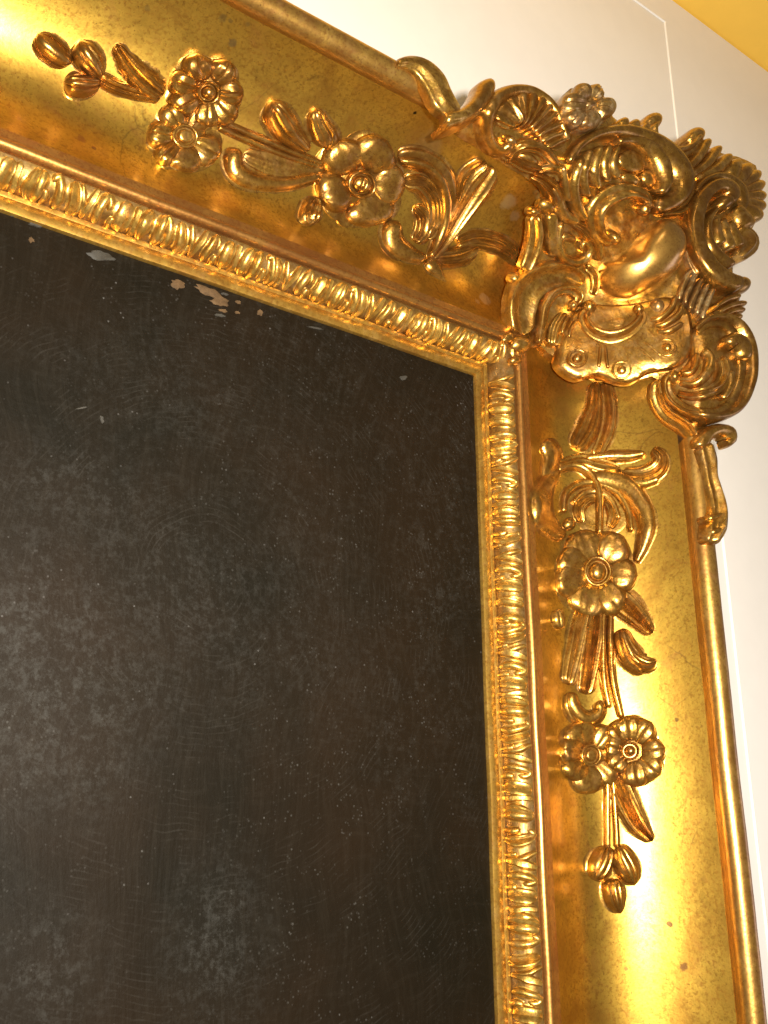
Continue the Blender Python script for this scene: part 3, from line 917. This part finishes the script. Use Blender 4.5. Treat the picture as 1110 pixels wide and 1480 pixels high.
sweep('scroll', [(850, 690), (880, 692), (908, 704), (930, 732), (937, 762), (930, 790), (920, 814)], [9, 13, 14, 13, 11, 8, 4], [4, 5.5, 6, 5.5, 5, 4, 3], 'round')
sweep('scroll', [(814, 742), (818, 716), (838, 700), (866, 698), (892, 712), (909, 738), (914, 770)], [4, 5, 5, 5, 5, 5, 4], 3.6, 'round')
sweep('scroll', [(828, 728), (846, 713), (868, 711), (886, 726), (896, 752)], [4, 5, 5, 5, 4], 3.2, 'round')
stem([(804, 680), (830, 673), (853, 683), (867, 708), (869, 740), (868, 775)], [4, 5.5, 6, 6, 5.5, 5], [3.5, 5, 5.5, 5.5, 5.5, 5])
leaf([(806, 672), (840, 667), (870, 674), (898, 680)], [5, 9, 11, 7], [4, 5.5, 6.5, 5], 'flute1', 'rr')
leaf([(846, 664), (880, 660), (910, 659), (934, 656)], [5, 7, 7, 4], [4.5, 5, 5, 4], 'round', 'rr')
leaf([(900, 686), (930, 688), (952, 678), (957, 662), (944, 648)], [8, 11, 12, 10, 6], [4, 5, 5.5, 5, 4], 'flute2', 'rr')
leaf([(905, 697), (930, 698), (954, 692)], [5, 7, 5], [3.5, 4, 3.5], 'round', 'rr')
leaf([(884, 858), (908, 876), (926, 894), (944, 916)], [16, 18, 13, 6], [4, 5.5, 5, 3.5], 'flute3', 'rr')
bud([(806, 880), (808, 894), (810, 910)], [6, 9, 6], [3.5, 5, 3.5], 'bud')
leaf([(848, 882), (838, 920), (830, 955), (822, 990)], [14, 13, 12, 9], [4, 4.5, 4, 3], 'flute2', 'rr')
leaf([(864, 884), (860, 920), (854, 960), (846, 1004)], [13, 14, 13, 9], [4.5, 5.5, 5, 3.5], 'flute3', 'rr')
stem([(874, 884), (873, 930), (874, 980), (882, 1024)], [4, 5, 5, 4], [4, 5, 5, 4])
stem([(884, 884), (884, 930), (888, 985), (900, 1038)], [4, 5, 5, 4], [3.6, 4.6, 4.6, 4])
bud([(900, 908), (904, 926), (916, 950), (936, 972)], [10, 14, 18, 10], [6, 8, 8, 5], 'bud')
bud([(906, 934), (922, 952), (940, 960), (950, 954)], [8, 12, 12, 7], [7, 9, 8, 6], 'bud')
sweep('scroll', [(826, 1000), (830, 1020), (842, 1036), (858, 1038), (869, 1026), (862, 1014)], [6, 8, 9, 9, 8, 6], [4, 5, 5.5, 5.5, 5.5, 5], 'round')
leaf([(824, 1000), (828, 1020), (838, 1044)], [5, 10, 8], [2.5, 3.5, 3], 'flute1', 'rr')
stem([(879, 1112), (879, 1180), (879, 1226)], [4.5, 4.5, 4], [3.6, 3.6, 3.4])
stem([(886, 1112), (891, 1182), (893, 1226)], [4, 4, 4], [3.2, 3.2, 3])
leaf([(892, 1124), (908, 1160), (924, 1190), (944, 1216)], [15, 17, 14, 5], [3.5, 5, 5, 3.5], 'flute3', 'rr')
bud([(880, 1222), (876, 1236), (868, 1254), (858, 1272)], [8, 17, 19, 9], [5, 7.5, 8, 5], 'bud')
bud([(892, 1222), (900, 1236), (911, 1258), (918, 1280)], [8, 17, 18, 8], [5, 7.5, 8, 5], 'bud')
bud([(888, 1268), (888, 1282), (892, 1302), (898, 1320)], [10, 16, 15, 6], [5, 7.5, 7.5, 4.5], 'bud')
flower((853, 1092), 50, [(-14, -40, 24), (-34, -8, 21), (-24, 28, 20), (4, 44, 24), (32, 30, 18), (24, -34, 18)], 0.34, 7.5, centre='button')
flower((913, 1086), 52, [(-6, -42, 21), (24, -34, 18), (40, -4, 19), (34, 28, 19), (8, 42, 20), (-22, 24, 19), (-32, -8, 18), (-24, -34, 16)], 0.27, 9.5, h0=1.0)
flower((865, 828), 64, [(-20, -50, 29), (30, -42, 27), (46, 4, 26), (28, 46, 24), (-14, 52, 32), (-50, 8, 27), (-44, -24, 22)], 0.36, 9.5)

# ------------------------------------------------------------------ corner cartouche
Ctx.wk = 1.03
Ctx.hk = 1.32
Ctx.sk = 0.012
Ctx.surf = S_corner
Ctx.mat = M['corner']
OUT = [(704, 213), (648, 188), (640, 168), (690, 156), (716, 148), (750, 136), (800, 150), (826, 128), (868, 128), (890, 172), (940, 180), (968, 222), (1008, 206), (1040, 220), (1090, 236), (1102, 280), (1092, 322), (1076, 350), (1058, 392), (1070, 425), (1064, 470), (1078, 520), (1066, 585), (1030, 604), (1010, 642), (990, 628), (966, 600), (952, 545), (905, 552), (862, 540), (810, 520), (770, 490), (752, 470), (760, 420), (772, 370), (784, 312), (797, 272), (772, 252), (740, 241)]
cart = blob('corner_cartouche', (912, 350), 0, 0, 0, 3.0, outline=OUT, rings=26, seg=120, skirt=0.022, lift=-6.0, parent=frame, mat=M['corner'], wob=0.0012,
            fn=lambda r, t: np.clip(1 - r ** 6, 0, 1) ** 0.5)
Ctx.parent = cart

def P_(zx, zy, ox, oy, s):
    return (ox + zx / s, oy + zy / s)

# wave along the top outer edge
Ctx.mat = M['corner']
Ctx.surf = S_plane(0.0985)
leaf([(572, 92), (590, 90), (610, 98), (628, 118), (642, 146), (660, 166)], [5, 9, 13, 16, 15, 9], [4, 5, 6, 7, 7, 5], 'leaf', 'rr', skirt=0.004)
Ctx.mat = M['corner']
sweep('scroll', [(640, 172), (662, 170), (682, 158), (696, 140), (705, 117)], [9, 11, 12, 13, 14], [5, 6, 7, 8, 8], 'round', skirt=0.004)
sweep('ridge', [(640, 184), (665, 174), (690, 162), (708, 150)], [5, 7, 7, 5], [4, 5, 5, 4], 'round')
Ctx.surf = S_corner
# C scroll with a ribbed shell
sweep('scroll', [(738, 204), (722, 214), (706, 202), (700, 178), (706, 154), (724, 138), (750, 132), (778, 138), (802, 160), (820, 204)], [8, 11, 12, 12, 12, 11, 9, 7, 6, 5], [7, 8, 8, 8, 8, 7, 6, 5, 5, 4], 'round', skirt=0.02)
scroll_end((737, 203), 11, 8)
sweep('shell', [(724, 184), (734, 166), (752, 156), (774, 162), (794, 184), (806, 216)], [14, 20, 23, 24, 22, 14], [4, 5, 5.5, 5.5, 5, 4], 'flat', ripple=(12, 0.45), n=110)
sweep('leaf', [(732, 236), (742, 216), (760, 207), (784, 214), (806, 238)], [5, 8, 10, 10, 7], [5, 6, 6, 6, 5], 'flute1')
blob('knob', (762, 230), 17, 10, 15, 4)
sweep('leaf', [(772, 250), (790, 244), (806, 246), (812, 262)], [7, 11, 12, 8], [4, 5, 5, 4], 'flute1')
# rosette on the top edge
Ctx.mat = M['dusty']
ros = blob('rosette', (846, 156), 36, 30, 20, 6, skirt=0.02, lift=2)
for pts, w in [([(846, 152), (828, 152), (808, 150)], [10, 17, 15]), ([(846, 148), (838, 136), (828, 128)], [8, 15, 12]), ([(852, 148), (858, 136), (866, 130)], [8, 15, 13]), ([(856, 154), (872, 158), (884, 166)], [9, 18, 15]),
               ([(848, 160), (850, 174), (856, 188)], [10, 18, 16]), ([(842, 160), (828, 172), (820, 184)], [9, 16, 14])]:
    sweep('petal', pts, w, [6, 9, 7], 'petal', parent=ros, n=18, m=17, lift=4, skirt=0.02)
blob('flower_centre', (851, 152), 9, 7, 0, 7, parent=ros, lift=6, rings=6, seg=16)
Ctx.mat = M['corner']
for c in [(899, 174), (915, 177)]:
    sweep('rib', [(c[0] - 4, c[1] + 20), (c[0], c[1] + 4), (c[0] + 1, c[1] - 3)], [7, 9, 8], [5, 6, 5], 'round', skirt=0.015)
# C scroll on the top right
sweep('scroll', [(946, 176), (938, 186), (942, 204), (956, 217), (976, 222), (996, 217), (1008, 204), (1008, 194)], [9, 9, 8, 8, 8, 8, 9, 9], [7, 7, 6, 6, 6, 6, 7, 7], 'rim', skirt=0.02)
scroll_end((944, 175), 12, 9, skirt=0.02)
scroll_end((1006, 196), 12, 9, skirt=0.02)
sweep('leaf', [(925, 190), (936, 206), (952, 222)], [10, 12, 10], [4, 5, 4], 'flute1')
# fluted shell at the outer tip
for a, b, w in [((985, 250), (1020, 204), 8), ((996, 256), (1036, 214), 8), ((1010, 258), (1052, 226), 9)]:
    sweep('rib', [a, ((a[0] + b[0]) / 2 + 4, (a[1] + b[1]) / 2 + 2), b], [w * .7, w, w], [4, 7, 8], 'round', skirt=0.02)
for i, (ex, ey, w) in enumerate([(1062, 232, 11), (1080, 238, 12), (1094, 250, 11), (1101, 267, 11), (1103, 286, 11), (1102, 303, 11), (1096, 320, 12), (1083, 330, 10)]):
    c = np.array((1052, 284)); e = np.array((ex, ey))
    a = c + (e - c) * 0.30
    sweep('rib', [a, (a + e) / 2 + (random.uniform(-2, 2), random.uniform(-2, 2)), e], [w * 0.6, w * 0.95, w], [5, 8, 8], 'round', skirt=0.022, n=18)
# big upright C scroll on the right with inner bands
Ctx.mat = M['orn']
sweep('scroll', [(1046, 296), (1054, 284), (1046, 272), (1028, 272), (1010, 290), (1002, 322), (1006, 356), (1022, 386), (1044, 406), (1070, 414)], [8, 9, 9, 10, 11, 11, 11, 11, 11, 11], [8, 9, 9, 9, 9, 9, 9, 9, 9, 8], 'flat', skirt=0.02, lift=2)
scroll_end((1047, 293), 11, 11, lift=3)
scroll_end((1070, 412), 13, 10, skirt=0.02, lift=1)
sweep('scroll', [(1034, 302), (1022, 318), (1020, 342), (1030, 364), (1058, 386)], [4, 6, 7, 7, 6], [6, 7, 7, 7, 6], 'round', skirt=0.02)
sweep('scroll', [(1000, 280), (1016, 262), (1040, 257), (1062, 268), (1072, 288), (1068, 308)], [4, 6, 7, 8, 8, 6], [6, 7, 7, 7, 7, 6], 'round', skirt=0.02)
Ctx.mat = M['corner']
for a, b in [((1034, 316), (1042, 356)), ((1044, 316), (1056, 362)), ((1054, 320), (1070, 358))]:
    sweep('rib', [a, ((a[0] + b[0]) / 2 - 3, (a[1] + b[1]) / 2), b], [5, 7, 7], [4, 6, 6], 'round', skirt=0.02)
sweep('leaf', [(1062, 330), (1078, 342), (1082, 356), (1066, 374)], [8, 13, 13, 8], [6, 8, 8, 6], 'flute1', skirt=0.022)
# large curled scroll above the boss
Ctx.mat = M['orn']
sweep('scroll', [(818, 236), (838, 208), (866, 193), (900, 190), (932, 200), (962, 220), (982, 248), (984, 274), (966, 292), (940, 296)], [5, 6, 8, 10, 12, 14, 15, 15, 14, 11], [4, 5, 6.5, 8, 9, 10, 11, 11, 10, 8], 'round', lift=1, skirt=0.012)
sweep('scroll', [(890, 204), (916, 204), (938, 216), (952, 236), (958, 262), (948, 282)], [5, 8, 10, 10, 10, 8], [4, 7, 9, 10, 10, 8], 'round', lift=2)
sweep('scroll', [(946, 300), (972, 302), (992, 288), (1000, 262)], [4, 5, 5, 4], 5, 'round', lift=1)
sweep('scroll', [(955, 308), (980, 308), (998, 296)], [4, 5, 4], 5, 'round')
Ctx.mat = M['corner']
for pts, w, h in [([(838, 224), (828, 262), (834, 296), (846, 316)], [6, 9, 10, 7], 7), ([(850, 216), (842, 250), (848, 282)], [6, 8, 7], 6), ([(864, 211), (857, 242), (864, 270)], [5, 8, 7], 6), ([(878, 209), (872, 236), (878, 262)], [5, 7, 6], 5),
                  ([(890, 212), (884, 236), (892, 258)], [4, 6, 6], 5), ([(800, 262), (806, 286), (816, 308), (836, 318)], [8, 10, 10, 7], 6), ([(812, 236), (816, 262), (820, 290)], [5, 8, 6], 5)]:
    sweep('rib', pts, w, h, 'round')
blob('knob', (914, 233), 20, 15, 30, 4.0)
blob('knob', (938, 258), 14, 10, 60, 5.0)
blob('knob', (912, 258), 14, 8, 20, 4.0)
# C scroll left of the boss
sweep('scroll', [(890, 344), (876, 344), (863, 330), (859, 306), (870, 286), (892, 274), (916, 274), (936, 285), (936, 302)], [8, 9, 11, 12, 12, 12, 10, 8, 7], [6, 7, 9, 9, 9, 9, 8, 7, 6], 'rimr', lift=1)
scroll_end((889, 342), 10, 8, lift=1)
scroll_end((932, 301), 9, 8, lift=1)
Ctx.sk = 0.004
# curl and straps on the inner side
sweep('scroll', [(810, 318), (806, 344), (812, 366), (830, 376), (848, 369), (852, 354), (842, 348), (838, 360)], [6, 7, 8, 8, 7, 6, 5, 4], [5, 6, 6.5, 6.5, 6, 6, 5, 5], 'round', lift=1)
sweep('strap', [(796, 304), (797, 335), (800, 370)], [9, 9, 9], [5, 6, 5], 'flat')
sweep('strap', [(773, 308), (775, 335), (770, 362), (758, 392)], [9, 10, 10, 8], [6, 6, 6, 5], 'rim')
blob('knob', (772, 304), 10, 8, 0, 7)
scroll_end((746, 402), 9, 6)
blob('knob', (791, 296), 14, 12, 0, 6)
# broad double fold below the straps
sweep('scroll', [(756, 484), (753, 448), (762, 416), (788, 396), (820, 394), (844, 408)], [15, 20, 22, 21, 18, 10], [6, 9, 10, 10, 9, 6], 'dish')
sweep('scroll', [(778, 500), (783, 468), (788, 440), (802, 420), (824, 416), (838, 428), (832, 442)], [6, 9, 10, 10, 9, 8, 7], [5, 7, 8, 8, 8, 7, 6], 'rim', lift=1)
scroll_end((829, 441), 9, 8, lift=1)
leaf([(800, 500), (806, 474), (818, 452)], [10, 12, 9], [3, 4, 3], 'flute1', 'rr')
blob('knob', (754, 497), 15, 12, 20, 7, lift=1)
blob('knob', (735, 488), 9, 8, 0, 5)
blob('knob', (746, 520), 9, 7, 0, 5)
leaf([(766, 250), (788, 258), (804, 278), (804, 300)], [7, 11, 12, 8], [5, 7, 7, 5], 'flute2', 'rr', lift=1)
leaf([(716, 216), (738, 226), (764, 240), (786, 244)], [5, 8, 9, 7], [4, 6, 6, 5], 'flute1', 'rr')
leaf([(826, 318), (846, 330), (862, 352), (866, 376)], [6, 10, 11, 7], [3, 5, 5, 4], 'flute2', 'rr')
leaf([(846, 384), (858, 392), (862, 410), (858, 428)], [5, 8, 8, 6], [3, 5, 5, 4], 'flute1', 'rr')
leaf([(806, 352), (816, 340), (832, 346)], [4, 7, 5], [3, 4, 3], 'round', 'rr')
for a, b in [((812, 486), (822, 456)), ((822, 492), (836, 462))]:
    sweep('rib', [a, ((a[0] + b[0]) / 2 - 3, (a[1] + b[1]) / 2), b], [4, 5, 4], [4, 5, 4], 'round', lift=1)
Ctx.sk = 0.012
# scalloped plate with ringed dots below the boss
plate = blob('plate', (905, 486), 0, 0, 0, 6.0, outline=[(806, 508), (808, 530), (832, 549), (862, 543), (886, 553), (912, 556), (940, 539), (974, 533), (998, 515), (1004, 480), (996, 446), (970, 428), (930, 436), (890, 440), (850, 440), (822, 462)], rings=16, seg=96, lift=1.0, skirt=0.006, wob=0.0005,
             fn=lambda r, t: np.clip(1 - r ** 5, 0, 1) ** 0.5 + 0.12 * np.exp(-((r - 0.93) / 0.05) ** 2))
dots = lambda r_, t: np.where(r_ < 0.45, 0.35 + 0.65 * np.sqrt(np.clip(1 - (r_ / 0.47) ** 2, 0, 1)), np.where(r_ < 0.66, 0.12, 0.12 + 0.48 * np.sqrt(np.clip(1 - ((r_ - 0.83) / 0.17) ** 2, 0, 1))))
for c in [(836, 518), (900, 535), (965, 503)]:
    blob('ringed_dot', c, 16, 14, 0, 5, fn=dots, rings=14, seg=24, lift=5.5, skirt=0.006)
for pts in [[(868, 500), (868, 516), (866, 532)], [(876, 500), (877, 516), (880, 534)], [(914, 494), (930, 508), (948, 524)], [(924, 490), (940, 502), (956, 516)]]:
    sweep('rib', pts, [3, 4, 3], [2.5, 3, 2.5], 'round', lift=5.5)
sweep('scroll', [(852, 446), (846, 460), (858, 480), (884, 489), (912, 481), (930, 462), (926, 448)], [8, 9, 10, 11, 10, 9, 8], [6, 6, 7, 7, 7, 6, 6], 'rim', lift=5)
scroll_end((854, 443), 11, 8, lift=5)
scroll_end((925, 448), 9, 8, lift=5)
sweep('leaf', [(868, 464), (890, 468), (912, 462)], [9, 12, 9], [2, 3, 2], 'round', lift=5)
scroll_end((952, 443), 12, 8, lift=3, mat=M['dusty'])
for pts in [[(938, 464), (954, 462), (972, 446), (978, 428)], [(944, 472), (962, 470), (982, 456), (988, 440)], [(948, 480), (968, 480), (988, 468)]]:
    sweep('rib', pts, [4, 6, 6, 4], [3, 5, 5, 4], 'round', lift=5)
# the plain kidney shaped boss
blob('boss', (930, 378), 0, 0, 0, 30, outline=[(866, 398), (871, 380), (890, 369), (912, 356), (930, 336), (950, 319), (972, 314), (990, 329), (995, 352), (985, 381), (963, 406), (935, 425), (905, 435), (880, 429), (868, 414)], rings=18, seg=72, mat=M['boss'], skirt=0.022, flare=0.10, surf=S_tilt((930, 378), 1.0, 0.80, drop=-0.004), wob=0.0003)
# dusty ribs between the boss and the right scrolls
Ctx.mat = M['dusty']
for i in range(5):
    a = np.array((990 + i * 8, 402 + i * 7.0)); b = a + (-8, 34)
    sweep('rib', [a + (8, -12), (a + b) / 2, b], [4, 5, 4], [4, 5, 4], 'round')
sweep('leaf', [(1000, 336), (1000, 370), (1012, 398)], [7, 9, 7], [4, 5, 4], 'flute1')
Ctx.mat = M['corner']
for i, (a, b) in enumerate([((1030, 446), (1066, 430)), ((1034, 454), (1074, 440)), ((1040, 460), (1072, 450)), ((1046, 466), (1068, 461))]):
    sweep('rib', [a, ((a[0] + b[0]) / 2, (a[1] + b[1]) / 2 - 3), b], [4, 6, 6], [5, 7, 7], 'round', skirt=0.02)
# curled shell on the lower right
Ctx.mat = M['corner']
sh = blob('shell', (1024, 530), 0, 0, 0, 7, outline=[(1002, 482), (1022, 464), (1052, 466), (1070, 486), (1079, 515), (1076, 556), (1060, 590), (1030, 603), (990, 594), (970, 566), (976, 545), (998, 520)], rings=12, seg=60, skirt=0.02, wob=0.0006)
Ctx.mat = M['orn']
sweep('scroll', [(1006, 482), (1024, 466), (1050, 466), (1068, 484), (1077, 514), (1075, 552), (1058, 586), (1030, 600), (996, 594), (972, 574), (966, 552), (976, 540)], [7, 9, 10, 11, 12, 12, 12, 11, 11, 10, 9, 8], [5, 7, 8, 9, 9, 9, 9, 9, 9, 8, 7, 6], 'rim', skirt=0.022, lift=2)
sweep('leaf', [(1046, 504), (1058, 494), (1070, 504), (1074, 524)], [10, 14, 13, 8], [8, 10, 10, 8], 'round', lift=4)
Ctx.mat = M['corner']
sweep('scroll', [(980, 566), (1008, 572), (1034, 562), (1046, 540), (1042, 516)], [6, 8, 9, 9, 7], [6, 7, 8, 8, 6], 'flute1', lift=5)
sweep('scroll', [(982, 552), (1004, 556), (1022, 542), (1026, 520), (1016, 506)], [5, 7, 8, 8, 6], [5, 6, 7, 7, 6], 'round', lift=5)
sweep('scroll', [(984, 540), (1000, 540), (1008, 526), (1006, 512)], [4, 6, 6, 5], 6, 'round', lift=5)
sweep('rib', [(1054, 536), (1054, 556), (1042, 578)], [5, 6, 5], 5, 'round', lift=7)
scroll_end((976, 544), 10, 9, lift=3)
# shoulder running down onto the lip
sweep('ridge', [(952, 548), (953, 575), (966, 598), (988, 614), (1004, 636)], [9, 12, 13, 12, 8], [4, 5, 5, 5, 3], 'rim', skirt=0.01)
sweep('ridge', [(956, 566), (968, 592), (992, 610), (1006, 626), (1008, 642)], [3, 4, 4, 4, 3], [6, 7, 7, 6, 4], 'round')
# knob and hanging leaf on the right outer edge
Ctx.mat = M['corner']
Ctx.surf = S_plane(0.0975)
Ctx.sk = 0.004
sweep('leaf', [(1018, 640), (1024, 664), (1027, 690), (1033, 714), (1037, 738), (1034, 764), (1026, 788)], [9, 10, 8, 9, 11, 13, 8], [7, 7, 7, 8, 9, 10, 6], 'flute1', skirt=0.004, ends='rr')
sweep('leaf', [(1016, 752), (1030, 748), (1042, 740)], [5, 6, 5], [6, 8, 7], 'round', skirt=0.004)
sweep('leaf', [(1018, 772), (1032, 768), (1042, 756)], [6, 8, 6], [6, 9, 7], 'round', skirt=0.004)
sweep('scroll', [(1012, 650), (1020, 630), (1036, 622), (1050, 626), (1053, 638), (1044, 642)], [8, 10, 10, 9, 8, 6], [5, 7, 8, 8, 7, 6], 'round', skirt=0.004)
Ctx.parent = frame
